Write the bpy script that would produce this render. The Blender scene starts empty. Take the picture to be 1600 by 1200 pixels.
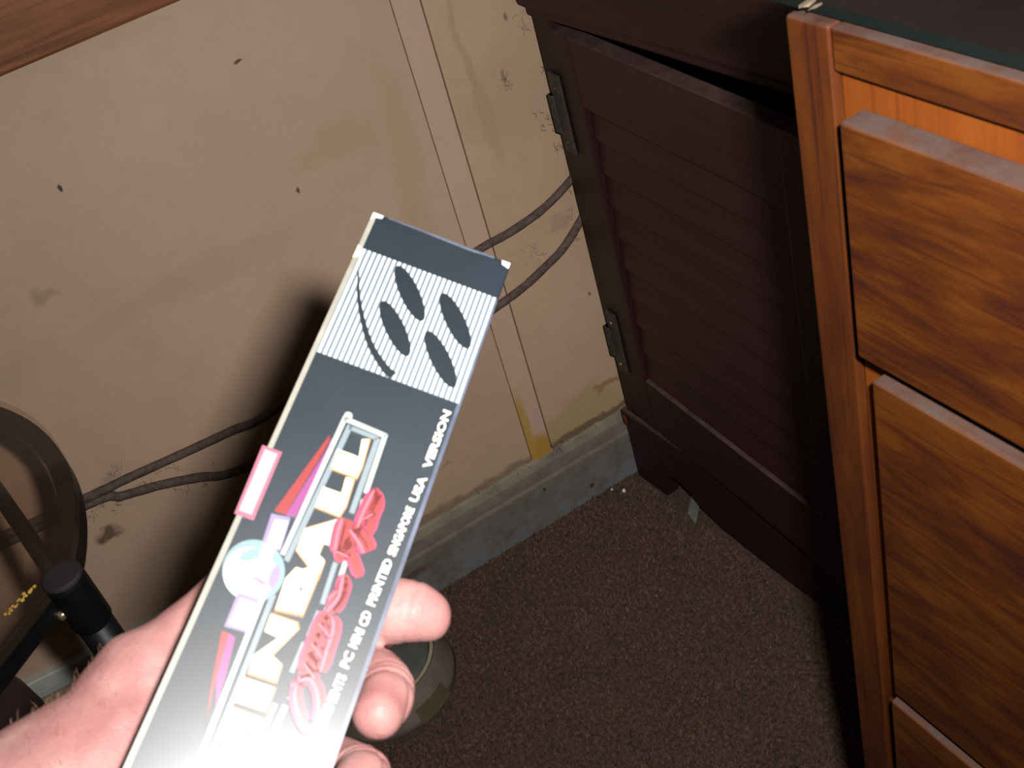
import bpy, bmesh, math, random
import numpy as np
from mathutils import Vector, Matrix
from mathutils.bvhtree import BVHTree
random.seed(7); rng = np.random.default_rng(7)
SC = bpy.context.scene; COL = SC.collection

# ------------------------------------------------------------------ camera, light, exposure
F = 1838.1
R = np.array([[0.84076128, -0.48519376, -0.24022382], [-0.47343732, -0.44363643, -0.76094929], [0.26263581, 0.75350763, -0.60270116]])
CAM = Vector((0, 0, 1.0))
RIGHT, UP, FWD = Vector(R[0]), -Vector(R[1]), Vector(R[2])
cd = bpy.data.cameras.new('camera'); cam = bpy.data.objects.new('camera', cd); COL.objects.link(cam)
cam.matrix_world = Matrix(((RIGHT.x, UP.x, -FWD.x, CAM.x), (RIGHT.y, UP.y, -FWD.y, CAM.y), (RIGHT.z, UP.z, -FWD.z, CAM.z), (0, 0, 0, 1)))
cd.sensor_width = 36; cd.lens = 36 * F / 1600; cd.clip_start = .02
cd.dof.use_dof = True; cd.dof.focus_distance = 1.1; cd.dof.aperture_fstop = 34
SC.camera = cam
w = bpy.data.worlds.new('room_ambient'); SC.world = w; w.use_nodes = True
w.node_tree.nodes['Background'].inputs[0].default_value = (1.0, .86, .72, 1)
w.node_tree.nodes['Background'].inputs[1].default_value = .028
ld = bpy.data.lights.new('camera_flash', 'AREA'); ld.shape = 'RECTANGLE'; ld.size = .028; ld.size_y = .018
ld.energy = 3.8; ld.color = (1, .97, .93)
fl = bpy.data.objects.new('camera_flash', ld); COL.objects.link(fl)
ld.spread = 1.95
fl.matrix_world = Matrix.Translation(RIGHT * .041 + UP * .038) @ cam.matrix_world
SC.view_settings.view_transform = 'Standard'; SC.view_settings.look = 'None'
SC.view_settings.exposure = 0; SC.view_settings.gamma = 1; SC.view_settings.use_curve_mapping = False

# ------------------------------------------------------------------ helpers
def at(px, py, ax, d):
    """the point where the camera's ray through a pixel meets a real plane of the room"""
    r = (RIGHT * (px - 800) - UP * (py - 600) + FWD * F) / F
    return CAM + r * ((d - CAM[ax]) / r[ax])

def tag(o, label=None, cat=None, group=None, kind=None):
    if label: o['label'] = label
    if cat: o['category'] = cat
    if group: o['group'] = group
    if kind: o['kind'] = kind
    return o

def link(name, me, mat=None, parent=None, smooth=False):
    o = bpy.data.objects.new(name, me); COL.objects.link(o)
    if mat:
        me.materials.append(mat)
    if parent: o.parent = parent
    if smooth:
        for p in me.polygons: p.use_smooth = True

    return o

def empty(name, loc=(0, 0, 0), rz=0):
    o = bpy.data.objects.new(name, None); COL.objects.link(o); o.location = loc; o.rotation_euler = (0, 0, rz); o.empty_display_size = .02
    return o

def from_bm(name, bm, mat=None, parent=None, smooth=False):
    bmesh.ops.recalc_face_normals(bm, faces=bm.faces)
    me = bpy.data.meshes.new(name); bm.to_mesh(me); bm.free()
    return link(name, me, mat, parent, smooth)

def add_box(bm, lo, hi, bev=0.0, seg=2):
    r = bmesh.ops.create_cube(bm, size=1)
    vs = r['verts']
    for v in vs:
        v.co = Vector([(lo[i] + hi[i]) / 2 + v.co[i] * (hi[i] - lo[i]) for i in range(3)])
    if bev:
        es = list({e for v in vs for e in v.link_edges})
        bmesh.ops.bevel(bm, geom=es, offset=bev, segments=seg, affect='EDGES', profile=.6)

def box(name, lo, hi, mat, parent=None, bev=0.0, seg=2):
    bm = bmesh.new(); add_box(bm, lo, hi, bev, seg); return from_bm(name, bm, mat, parent)

def frame_axes(d):
    d = d.normalized(); a = Vector((0, 0, 1)) if abs(d.z) < .9 else Vector((1, 0, 0))
    x = d.cross(a).normalized(); return x, d.cross(x).normalized()

def catmull(pts, n=8):
    P = [Vector(p) for p in pts]; P = [P[0] * 2 - P[1]] + P + [P[-1] * 2 - P[-2]]; out = []
    for i in range(1, len(P) - 2):
        for k in range(n):
            t = k / n
            out.append(.5 * ((2 * P[i]) + (-P[i - 1] + P[i + 1]) * t + (2 * P[i - 1] - 5 * P[i] + 4 * P[i + 1] - P[i + 2]) * t * t + (-P[i - 1] + 3 * P[i] - 3 * P[i + 1] + P[i + 2]) * t ** 3))
    out.append(P[-2]); return out

def add_tube(bm, pts, rad, n=12, flat=1.0, jit=0.0):
    rings = []
    for i, p in enumerate(pts):
        d = (pts[min(i + 1, len(pts) - 1)] - pts[max(i - 1, 0)])
        x, y = frame_axes(d)
        r = rad[i] if isinstance(rad, (list, tuple)) else rad
        r *= 1 + random.uniform(-jit, jit)
        rings.append([bm.verts.new(p + x * math.cos(a) * r * flat + y * math.sin(a) * r) for a in [2 * math.pi * k / n for k in range(n)]])
    for a, b in zip(rings, rings[1:]):
        for k in range(n): bm.faces.new((a[k], a[(k + 1) % n], b[(k + 1) % n], b[k]))
    bm.faces.new(rings[0]); bm.faces.new(rings[-1][::-1])

def add_lathe(bm, prof, n=64, c=(0, 0, 0), closed=False):
    rings = [[bm.verts.new((c[0] + r * math.cos(2 * math.pi * k / n), c[1] + r * math.sin(2 * math.pi * k / n), c[2] + z)) for k in range(n)] for r, z in prof]
    pairs = list(zip(rings, rings[1:])) + ([(rings[-1], rings[0])] if closed else [])
    for a, b in pairs:
        for k in range(n): bm.faces.new((a[k], a[(k + 1) % n], b[(k + 1) % n], b[k]))
    if not closed:
        bm.faces.new(rings[0]); bm.faces.new(rings[-1])

def add_extrude(bm, prof, ax, a, b):
    """closed profile of (p, q) swept along axis ax from a to b"""
    def P(p, q, t): return {0: (t, p, q), 1: (p, t, q), 2: (p, q, t)}[ax]
    A = [bm.verts.new(P(p, q, a)) for p, q in prof]; B = [bm.verts.new(P(p, q, b)) for p, q in prof]
    n = len(prof)
    for k in range(n): bm.faces.new((A[k], A[(k + 1) % n], B[(k + 1) % n], B[k]))
    bm.faces.new(A); bm.faces.new(B[::-1])

# ------------------------------------------------------------------ materials
class NT:
    def __init__(s, name):
        s.m = bpy.data.materials.new(name); s.m.use_nodes = True; s.t = s.m.node_tree; s.N = s.t.nodes; s.L = s.t.links
        s.b = s.N['Principled BSDF']; s.co = s.N.new('ShaderNodeTexCoord').outputs['Object']
    def lk(s, a, b): s.L.new(a, b)
    def mapped(s, scale, rot=(0, 0, 0)):
        m = s.N.new('ShaderNodeMapping'); m.inputs['Scale'].default_value = scale; m.inputs['Rotation'].default_value = rot; s.lk(s.co, m.inputs[0]); return m.outputs[0]
    def noise(s, scale, detail=4, rough=.6, vec=None, dist=0.0):
        n = s.N.new('ShaderNodeTexNoise'); n.inputs['Scale'].default_value = scale; n.inputs['Detail'].default_value = detail
        n.inputs['Roughness'].default_value = rough; n.inputs['Distortion'].default_value = dist; s.lk(vec or s.co, n.inputs['Vector']); return n.outputs['Fac']
    def ramp(s, fac, stops, interp='LINEAR'):
        r = s.N.new('ShaderNodeValToRGB'); r.color_ramp.interpolation = interp; e = r.color_ramp.elements
        while len(e) < len(stops): e.new(.5)
        for k, (p, c) in enumerate(stops):
            e[k].position = p; e[k].color = (*c, 1) if len(c) == 3 else c
        s.lk(fac, r.inputs[0]); return r.outputs[0]
    def mix(s, fac, a, b, mode='MIX'):
        m = s.N.new('ShaderNodeMix'); m.data_type = 'RGBA'; m.blend_type = mode
        for v, i in ((fac, 0), (a, 6), (b, 7)):
            if isinstance(v, (int, float)): m.inputs[i].default_value = v
            elif isinstance(v, tuple): m.inputs[i].default_value = (*v, 1)
            else: s.lk(v, m.inputs[i])
        return m.outputs[2]
    def math(s, op, a, b=None, c=None):
        m = s.N.new('ShaderNodeMath'); m.operation = op
        for k, v in enumerate((a, b, c)):
            if v is None: continue
            if isinstance(v, (int, float)): m.inputs[k].default_value = v
            else: s.lk(v, m.inputs[k])
        return m.outputs[0]
    def bump(s, h, strength=.3, dist=.001):
        b = s.N.new('ShaderNodeBump'); b.inputs['Strength'].default_value = strength; b.inputs['Distance'].default_value = dist
        s.lk(h, b.inputs['Height']); s.lk(b.outputs[0], s.b.inputs['Normal'])
    def spot(s, col, pos, size, tint, amt, seed=0.0, warp=.012, ws=60):
        """a stain with a ragged outline at a place on the surface"""
        n = s.N.new('ShaderNodeTexNoise'); n.inputs['Scale'].default_value = ws; n.inputs['Detail'].default_value = 3
        a = s.N.new('ShaderNodeVectorMath'); a.operation = 'ADD'; a.inputs[1].default_value = (seed, seed, seed); s.lk(s.co, a.inputs[0]); s.lk(a.outputs[0], n.inputs['Vector'])
        d = s.N.new('ShaderNodeVectorMath'); d.operation = 'SUBTRACT'; s.lk(n.outputs['Color'], d.inputs[0]); d.inputs[1].default_value = (.5, .5, .5)
        d2 = s.N.new('ShaderNodeVectorMath'); d2.operation = 'MULTIPLY_ADD'; s.lk(d.outputs[0], d2.inputs[0]); d2.inputs[1].default_value = (warp, warp, warp); s.lk(s.co, d2.inputs[2])
        e = s.N.new('ShaderNodeVectorMath'); e.operation = 'SUBTRACT'; s.lk(d2.outputs[0], e.inputs[0]); e.inputs[1].default_value = pos
        f = s.N.new('ShaderNodeVectorMath'); f.operation = 'DIVIDE'; s.lk(e.outputs[0], f.inputs[0]); f.inputs[1].default_value = size
        g = s.N.new('ShaderNodeVectorMath'); g.operation = 'LENGTH'; s.lk(f.outputs[0], g.inputs[0])
        m = s.N.new('ShaderNodeMapRange'); m.inputs['From Min'].default_value = 1.2; m.inputs['From Max'].default_value = .6
        m.inputs['To Min'].default_value = 0; m.inputs['To Max'].default_value = amt; s.lk(g.outputs['Value'], m.inputs['Value'])
        return s.mix(m.outputs[0], col, tint)
    def set(s, col=None, rough=None, spec=None, **kw):
        if col is not None:
            if isinstance(col, tuple): s.b.inputs['Base Color'].default_value = (*col, 1)
            else: s.lk(col, s.b.inputs['Base Color'])
        if rough is not None:
            if isinstance(rough, (int, float)): s.b.inputs['Roughness'].default_value = rough
            else: s.lk(rough, s.b.inputs['Roughness'])
        if spec is not None: s.b.inputs['Specular IOR Level'].default_value = spec
        for k, v in kw.items(): s.b.inputs[k.replace('_', ' ')].default_value = v
        return s.m

def mottled(name, c1, c2, scale=30, rough=.6, spec=.3, bump=0.0, bs=200, **kw):
    n = NT(name); n.set(n.ramp(n.noise(scale, 5), [(.35, c1), (.65, c2)]), rough, spec, **kw)
    if bump: n.bump(n.noise(bs, 3), bump)
    return n.m

def wood(name, dark, mid, light, grain_axis, scale=1.0, rough=.35, spec=.5, dust=0.0, dustcol=(.32, .26, .22), blotch=(.35, .7), coat=0.0, gs=3.2, gm=.62):
    n = NT(name)
    sc = [38 * scale] * 3; sc[grain_axis] = gs * scale
    v = n.mapped(tuple(sc)); g = n.noise(1, 6, .65, v, .6)
    big = n.noise(9 * scale, 4, .6, n.mapped(tuple([1.0 if i != grain_axis else .45 for i in range(3)])), .4)
    f = n.math('MULTIPLY_ADD', g, gm, n.math('MULTIPLY', big, 1.04 - gm))
    c = n.ramp(f, [(blotch[0], dark), ((blotch[0] + blotch[1]) / 2, mid), (blotch[1], light)])
    sc2 = [260 * scale] * 3; sc2[grain_axis] = 9 * scale
    pores = n.noise(1, 2, .5, n.mapped(tuple(sc2)))
    c = n.mix(n.ramp(pores, [(.55, (0, 0, 0)), (.70, (.6, .6, .6))]), c, dark)
    if dust:
        ge = n.N.new('ShaderNodeNewGeometry'); sp = n.N.new('ShaderNodeSeparateXYZ'); n.lk(ge.outputs['Normal'], sp.inputs[0])
        up = n.ramp(sp.outputs['Z'], [(.55, (0, 0, 0)), (.9, (1, 1, 1))])
        dn = n.ramp(n.noise(45, 5, .7), [(.25, (.25, .25, .25)), (.6, (dust, dust, dust))])
        m = n.mix(1.0, up, dn, 'MULTIPLY'); c = n.mix(m, c, dustcol)
        rr = n.mix(m, (rough,) * 3, (.9,) * 3); n.set(c, rr, spec)
    else: n.set(c, rough, spec)
    n.b.inputs['Coat Weight'].default_value = coat; n.b.inputs['Coat Roughness'].default_value = .25
    n.bump(pores, .12, .0006)
    return n.m

def plain(name, c, rough=.5, spec=.3, **kw): return NT(name).set(c, rough, spec, **kw)

def wall_mat(name, c1, c2, spots):
    n = NT(name)
    c = n.ramp(n.noise(5, 5, .6), [(.3, c1), (.7, c2)])
    c = n.mix(n.ramp(n.noise(55, 4, .7), [(.5, (0, 0, 0)), (.8, (.22, .22, .22))]), c, (.28, .215, .155))
    for k, (p, sz, tint, amt, warp, ws) in enumerate(spots): c = n.spot(c, p, sz, tint, amt, k * 3.1, warp, ws)
    n.set(c, .55, .25); n.bump(n.noise(350, 3), .12, .0006); return n.m

WY = .985                                                         # front of the wall panelling
DRT = (.17, .13, .10)
spotsL = [((.018, WY, .627), (.0016, .1, .0042), (.04, .04, .05), .95, .004, 200),
          ((.196, WY, .663), (.0042, .1, .0016), (.09, .045, .025), .95, .004, 200),
          ((.202, WY, .533), (.002, .1, .0032), (.11, .05, .025), .95, .004, 200),
          ((-.039, WY, .548), (.013, .1, .008), (.25, .19, .12), .6, .024, 70),
          ((-.099, WY, .295), (.0125, .1, .0085), (.13, .075, .05), .95, .024, 80),
          ((-.075, WY, .345), (.016, .1, .010), (.24, .175, .12), .5, .03, 80),
          ((.068, WY, .727), (.10, .1, .012), (.36, .28, .20), .5, .05, 20),
          ((.31, WY, .50), (.014, .1, .13), (.36, .235, .145), .3, .05, 14),
          ((.255, WY, .56), (.05, .1, .02), (.36, .235, .145), .35, .06, 20),
          ((.10, WY, .50), (.12, .1, .015), (.38, .25, .165), .4, .08, 12),
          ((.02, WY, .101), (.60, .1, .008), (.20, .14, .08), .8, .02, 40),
          ((.19, WY, .175), (.0015, .1, .009), (.16, .11, .08), .8, .006, 150),
          ((-.11, WY, .50), (.05, .1, .02), (.37, .26, .18), .35, .06, 16)]
spotsR = [((.41, WY, .118), (.085, .1, .030), (.34, .25, .10), .62, .05, 22),
          ((.455, WY, .145), (.02, .1, .008), (.26, .14, .055), .7, .03, 60),
          ((.40, WY, .52), (.008, .1, .055), (.35, .23, .13), .55, .03, 20),
          ((.395, WY, .59), (.004, .1, .07), (.35, .235, .135), .5, .02, 20),
          ((.429, WY, .546), (.0022, .1, .0085), (.12, .09, .065), .9, .005, 150),
          ((.447, WY, .600), (.0022, .1, .004), (.14, .10, .07), .8, .006, 120),
          ((.43, WY, .52), (.05, .1, .05), (.36, .26, .17), .45, .08, 18),
          ((.45, WY, .37), (.013, .1, .010), (.24, .17, .11), .4, .03, 90),
          ((.462, WY, .27), (.0022, .1, .0022), (.12, .09, .06), .9, .005, 120),
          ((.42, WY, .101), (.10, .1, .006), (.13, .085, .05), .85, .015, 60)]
spotsB = [((.353, WY, .108), (.020, .1, .022), (.40, .225, .045), .97, .010, 60),
          ((.3425, WY, .150), (.0075, .1, .050), (.42, .245, .06), .92, .006, 50)]
M = {}
M['wallL'] = wall_mat('cream_wall_panel', (.41, .285, .200), (.47, .325, .232), spotsL)
M['wallR'] = wall_mat('yellowed_wall_panel', (.42, .29, .19), (.47, .33, .22), spotsR)
M['batten'] = wall_mat('painted_batten', (.45, .305, .225), (.495, .335, .255), spotsB)
M['seam'] = plain('dark_seam', (.09, .055, .035), .9, .1)
M['wallside'] = mottled('side_wall_paint', (.5, .4, .3), (.56, .45, .35), 6)
def skirt():
    n = NT('grey_skirting_paint')
    sp = n.N.new('ShaderNodeSeparateXYZ'); n.lk(n.co, sp.inputs[0])
    band = n.ramp(n.math('MULTIPLY', sp.outputs['Z'], 10.0), [(.05, (.17, .175, .18)), (.50, (.155, .145, .135)), (.72, (.185, .165, .125)), (.93, (.215, .195, .145))])
    c = n.mix(n.ramp(n.noise(30, 7, .75), [(.42, (0, 0, 0)), (.68, (.85, .85, .85))]), band, (.115, .088, .072))
    for k, (p, sz, t, a) in enumerate([((.16, .977, .045), (.02, .1, .006), (.10, .055, .05), .8), ((.40, .977, .02), (.003, .1, .003), (.03, .025, .02), .9), ((.34, .977, .055), (.002, .1, .002), (.05, .04, .03), .9)]):
        c = n.spot(c, p, sz, t, a, k * 2.0, .012, 90)
    n.set(c, .5, .35); n.bump(n.noise(120, 4), .2, .0008); return n.m
M['skirt'] = skirt()
def carpet(name, k=1.0):
    n = NT(name)
    a = n.noise(230, 5, .75); b = n.noise(14, 4)
    c = n.ramp(a, [(.3, (.048 * k, .026 * k, .019 * k)), (.5, (.15 * k, .092 * k, .068 * k)), (.62, (.21 * k, .14 * k, .095 * k)), (.8, (.44 * k, .32 * k, .21 * k))])
    c = n.mix(n.ramp(b, [(.35, (0, 0, 0)), (.75, (.4, .4, .4))]), c, (.085 * k, .06 * k, .048 * k))
    n.set(c, .95, .1); n.bump(a, .8, .003); return n.m
M['carpet'] = carpet('brown_carpet', .66); M['pile'] = carpet('brown_pile', .92)
M['sill'] = wood('varnished_sill_wood', (.07, .022, .010), (.22, .080, .030), (.30, .12, .048), 0, .8, .45, .3, blotch=(.36, .66))
M['cab'] = wood('dark_cabinet_wood', (.015, .0068, .0068), (.027, .0088, .0100), (.039, .0112, .0145), 2, .7, .5, .25, dust=.75, dustcol=(.085, .055, .05))
M['cabh'] = wood('dark_cabinet_wood_across', (.015, .0068, .0068), (.027, .0088, .0100), (.039, .0112, .0145), 1, .7, .5, .25, dust=.8, dustcol=(.09, .055, .05))
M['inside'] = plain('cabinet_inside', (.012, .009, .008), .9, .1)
M['desk'] = wood('orange_varnish_across', (.032, .008, .004), (.060, .0150, .003), (.092, .027, .004), 1, 1.9, .45, .25, dust=.95, dustcol=(.072, .048, .042), blotch=(.40, .60), coat=.05, gs=7, gm=.68)
M['deskv'] = wood('orange_varnish_upright', (.024, .006, .004), (.080, .019, .0035), (.118, .034, .004), 2, 1.2, .45, .25, dust=.9, dustcol=(.072, .048, .042), blotch=(.40, .60), coat=.05, gs=7, gm=.68)
M['stile'] = wood('reddish_varnish_upright', (.019, .005, .004), (.058, .0145, .004), (.094, .027, .004), 2, 1.2, .45, .25, dust=.9, dustcol=(.072, .048, .042), blotch=(.36, .66), coat=.05, gs=9, gm=.45)
M['desklight'] = wood('orange_recess', (.095, .020, .004), (.145, .034, .004), (.18, .048, .006), 2, 1.0, .5, .3, blotch=(.3, .6))
M['slab'] = mottled('blackish_worktop', (.010, .007, .0065), (.016, .010, .0095), 12, .38, .4, .1, 90)
M['edge'] = plain('black_green_edge', (.004, .007, .006), .5, .3)
M['metal'] = mottled('rusty_black_hinge', (.015, .014, .013), (.045, .038, .032), 160, .6, .5, .4, 300)
M['screw'] = plain('brass_screw', (.55, .42, .25), .25, .5, Metallic=.9)
M['cable'] = mottled('dusty_brown_cable', (.065, .045, .038), (.12, .085, .07), 140, .85, .2, .6, 420)
M['dust'] = mottled('grey_dust', (.13, .10, .075), (.20, .155, .115), 90, 1, 0)
M['blackmetal'] = mottled('black_painted_metal', (.0025, .0025, .0025), (.005, .0048, .0048), 40, .45, .22)
M['capm'] = mottled('black_plastic_cap', (.016, .013, .014), (.024, .020, .021), 60, .75, .25, .1, 500)
M['rimtop'] = mottled('scuffed_rim_top', (.008, .0075, .007), (.032, .028, .025), 60, .5, .35)
def smoked():
    n = NT('smoked_glass')
    t = n.N.new('ShaderNodeBsdfTransparent'); t.inputs[0].default_value = (.93, .90, .875, 1)
    g = n.N.new('ShaderNodeBsdfGlossy'); g.inputs['Roughness'].default_value = .08; g.inputs[0].default_value = (1, 1, 1, 1)
    d = n.N.new('ShaderNodeBsdfDiffuse'); d.inputs[0].default_value = (.12, .10, .085, 1)
    m = n.N.new('ShaderNodeMixShader'); m.inputs[0].default_value = .05; n.lk(t.outputs[0], m.inputs[1]); n.lk(g.outputs[0], m.inputs[2])
    m2 = n.N.new('ShaderNodeMixShader'); n.lk(n.math('MULTIPLY', n.noise(30, 5, .7), .09), m2.inputs[0]); n.lk(m.outputs[0], m2.inputs[1]); n.lk(d.outputs[0], m2.inputs[2])
    n.lk(m2.outputs[0], n.N['Material Output'].inputs[0]); return n.m
M['glass'] = smoked()
M['crumb'] = mottled('yellow_crumb', (.30, .18, .02), (.5, .33, .06), 400, .5, .4)
M['white'] = plain('white_crumb', (.75, .72, .66), .4, .5)
M['duct'] = mottled('pale_grey_plastic', (.36, .36, .335), (.44, .435, .40), 40, .5, .35)
M['duct2'] = plain('dark_groove', (.05, .045, .045), .8, .1)
M['stool'] = mottled('dark_plum_leather', (.014, .007, .0085), (.022, .012, .0135), 60, .5, .4, .4, 260)
M['grey_leg'] = mottled('grey_steel', (.10, .11, .10), (.15, .155, .14), 60, .55, .4, .2, 200)
M['bowl'] = mottled('dirty_taupe_bowl', (.135, .11, .088), (.18, .15, .12), 30, .55, .3)
M['bowlrim'] = mottled('olive_rim', (.26, .24, .16), (.33, .31, .21), 60, .5, .3)
M['bowlin'] = mottled('grey_bowl_inside', (.085, .085, .08), (.12, .118, .11), 40, .45, .4)
M['olive'] = mottled('olive_patch', (.085, .068, .035), (.11, .09, .045), 60, .6, .2)
M['magenta'] = plain('magenta_plastic', (.16, .01, .04), .5, .4)
M['board'] = mottled('black_glossy_card', (.0075, .013, .019), (.0095, .016, .023), 30, .30, .42)
M['creamcard'] = mottled('cream_card_edge', (.17, .165, .14), (.23, .22, .19), 60, .5, .3)
M['bluecard'] = mottled('bluish_card_edge', (0.0362, 0.0464, 0.0725), (0.0725, 0.0841, 0.1232), 60, .45, .3)
M['white_ink'] = plain('white_ink', (0.522, 0.5147, 0.4785), .35, .4)
M['cream_ink'] = plain('cream_ink', (0.609, 0.5075, 0.348), .35, .4)
M['orange_ink'] = plain('orange_ink', (0.29, 0.1232, 0.029), .35, .4)
M['pale_ink'] = plain('pale_blue_ink', (.125, .155, .175), .35, .4)
M['stripe_ink'] = plain('stripe_blue_ink', (.075, .105, .135), .35, .4)
M['palew_ink'] = plain('pale_white_ink', (.25, .28, .265), .35, .4)
M['dark_ink'] = plain('black_ink', (.0065, .0115, .0165), .3, .42)
M['red_ink'] = plain('red_ink', (0.174, 0.0174, 0.0174), .35, .4)
M['pink_ink'] = plain('pink_ink', (0.2175, 0.0232, 0.0653), .35, .4)
M['mag_ink'] = plain('magenta_ink', (0.1595, 0.029, 0.1232), .35, .4)
M['rose_ink'] = plain('rose_ink', (0.2465, 0.0725, 0.1087), .35, .4)
M['pinkw_ink'] = plain('pinkish_white_ink', (0.319, 0.2175, 0.261), .35, .4)
M['cyan_ink'] = plain('pale_cyan_ink', (0.1232, 0.1885, 0.203), .35, .4)
M['lav_ink'] = plain('lavender_ink', (0.1595, 0.1232, 0.232), .35, .4)
for k_ in list(M):
    if k_ in ('board',) or k_.endswith('_ink') or k_ in ('creamcard', 'bluecard'):
        b_ = M[k_].node_tree.nodes['Principled BSDF']; b_.inputs['Roughness'].default_value = .42; b_.inputs['Specular IOR Level'].default_value = .35
        b_.inputs['Coat Weight'].default_value = 1; b_.inputs['Coat Roughness'].default_value = .295; b_.inputs['Coat IOR'].default_value = 2.05
def skin():
    n = NT('skin')
    a = n.noise(60, 5, .6); b = n.noise(18, 3)
    c = n.ramp(a, [(.3, (.25, .112, .106)), (.5, (.305, .158, .147)), (.7, (.37, .225, .205))])
    c = n.mix(n.ramp(b, [(.4, (0, 0, 0)), (.7, (.5, .5, .5))]), c, (.29, .108, .106))
    n.set(c, .47, .2); n.b.inputs['Subsurface Weight'].default_value = .12
    n.b.inputs['Subsurface Radius'].default_value = (1, .35, .2); n.b.inputs['Subsurface Scale'].default_value = .004
    v = n.N.new('ShaderNodeTexVoronoi'); v.inputs['Scale'].default_value = 900; n.lk(n.co, v.inputs['Vector'])
    n.bump(n.math('MULTIPLY_ADD', v.outputs[0], .35, n.noise(300, 5, .75)), .30, .0009); return n.m
M['skin'] = skin()
M['nail'] = plain('finger_nail', (.20, .10, .085), .3, .4)
M['hair'] = plain('brown_hair', (.20, .11, .07), .6, .3)

# ------------------------------------------------------------------ the room
floor = box('floor', (-1.6, -1.6, -.06), (1.2, 1.1, 0), M['carpet']); tag(floor, 'brown flecked carpet on the floor', kind='structure')
wb = box('wall_back', (-1.6, WY + .004, 0), (1.2, 1.1, 2.2), M['seam']); tag(wb, 'cream panelled wall with a narrow upright batten', kind='structure')
def quad_prism(name, lo2, hi2, y0, y1, mat, parent, xs):
    bm = bmesh.new(); add_extrude(bm, xs, 1, y0, y1); return from_bm(name, bm, mat, parent)
def bx(z): return .339 + (z - .1) * .006                              # the batten leans very slightly
pl = quad_prism('panel', 0, 0, WY, WY + .012, M['wallL'], wb, [(-1.6, 0), (bx(0) - .0008, 0), (bx(2.2) - .0008, 2.2), (-1.6, 2.2)])
pr = quad_prism('panel', 0, 0, WY, WY + .012, M['wallR'], wb, [(bx(0) + .0285, 0), (1.2, 0), (1.2, 2.2), (bx(2.2) + .0285, 2.2)])
pr['label'] = 'yellowed right-hand wall panel'
bt = quad_prism('batten', 0, 0, WY - .0015, WY + .008, M['batten'], wb, [(bx(0), 0), (bx(0) + .0262, 0), (bx(2.2) + .0262, 2.2), (bx(2.2), 2.2)])
bt['label'] = 'narrow upright batten with a yellow-brown stain at its foot'
tag(box('wall_right', (.98, -1.6, 0), (1.1, 1.1, 2.2), M['wallside']), 'plain side wall behind the cabinets', kind='structure')
bm = bmesh.new()
add_extrude(bm, [(WY + .002, 0), (.977, 0), (.977, .064), (.9775, .0655), (.9805, .067), (.9805, .0705), (.978, .072), (.9785, .086), (.982, .0945), (WY + .002, .098)], 0, -1.55, .97)
sk = from_bm('baseboard_back', bm, M['skirt']); tag(sk, 'grey painted skirting board with a grooved top, chipped and dusty', kind='structure')
bm = bmesh.new(); add_extrude(bm, [(WY + .001, .7305), (.9735, .7305), (.972, .733), (.972, .86), (WY + .001, .86)], 0, -1.5, .44)
tag(from_bm('trim_1', bm, M['sill']), 'brown varnished wooden board along the wall, top left', kind='structure')

# carpet pile: short tufts all over the part of the floor in view
nx = 330; xs, ys = [], []
N = 52000
X = rng.uniform(-.15, .50, N); Y = rng.uniform(.30, .976, N)
h = rng.uniform(.0025, .0062, N); ang = rng.uniform(0, 6.28, N); lx = rng.normal(0, .0016, N); ly = rng.normal(0, .0016, N); rr = rng.uniform(.0008, .0019, N)
V = np.zeros((N, 4, 3))
for k in range(3):
    a = ang + k * 2.094; V[:, k, 0] = X + np.cos(a) * rr; V[:, k, 1] = Y + np.sin(a) * rr; V[:, k, 2] = -.0003
V[:, 3, 0] = X + lx; V[:, 3, 1] = Y + ly; V[:, 3, 2] = h
keep = ~(((X > .452 - (Y - .55) * 0) & (Y < .97) & (X > .456 + (.967 - Y) * .081)) | ((X > .268) & (Y < .35)) | (np.hypot(X - .068, Y - .900) < .083) | (np.hypot(X + .094, Y - .597) < .015))
V = V[keep]; N = len(V); ix = np.arange(N)[:, None] * 4
Fc = np.concatenate([ix + np.array([0, 1, 3]), ix + np.array([1, 2, 3]), ix + np.array([2, 0, 3])])
me = bpy.data.meshes.new('carpet_pile'); me.from_pydata(V.reshape(-1, 3).tolist(), [], Fc.tolist())
tag(link('carpet_pile', me, M['pile']), 'short brown looped pile of the carpet', 'carpet', kind='stuff')

# ------------------------------------------------------------------ cable duct and cables on the wall
a, b = at(22, 1083, 1, .975), at(118, 1035, 1, .975)
dx = Vector((b.x - a.x, 0, b.z - a.z)).normalized(); ang = math.atan2(dx.z, dx.x)
du = empty('cable_duct', (a.x - .004, .985, a.z - .012)); du.rotation_euler = (0, -ang, 0)
tag(du, 'pale grey plastic cable duct with a double groove, low on the wall at the left', 'duct')
prof = [(0, -.013), (-.009, -.012), (-.010, -.010), (-.010, -.0015), (-.0085, -.001), (-.0085, -.0002), (-.010, .0003), (-.010, .0018), (-.0085, .0023), (-.0085, .0031), (-.010, .0036), (-.010, .012), (-.008, .0135), (0, .0135)]
bm = bmesh.new(); add_extrude(bm, prof, 0, 0, .42); from_bm('duct_cover', bm, M['duct'], du)
for zz in (-.0006, .0027): box('groove', (.001, -.0087, zz - .0006), (.419, -.0080, zz + .0006), M['duct2'], du)
bm = bmesh.new(); add_box(bm, (-.014, -.011, -.0075), (.002, 0, .0145), .003, 3); from_bm('end_cap', bm, M['duct'], du)

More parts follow.
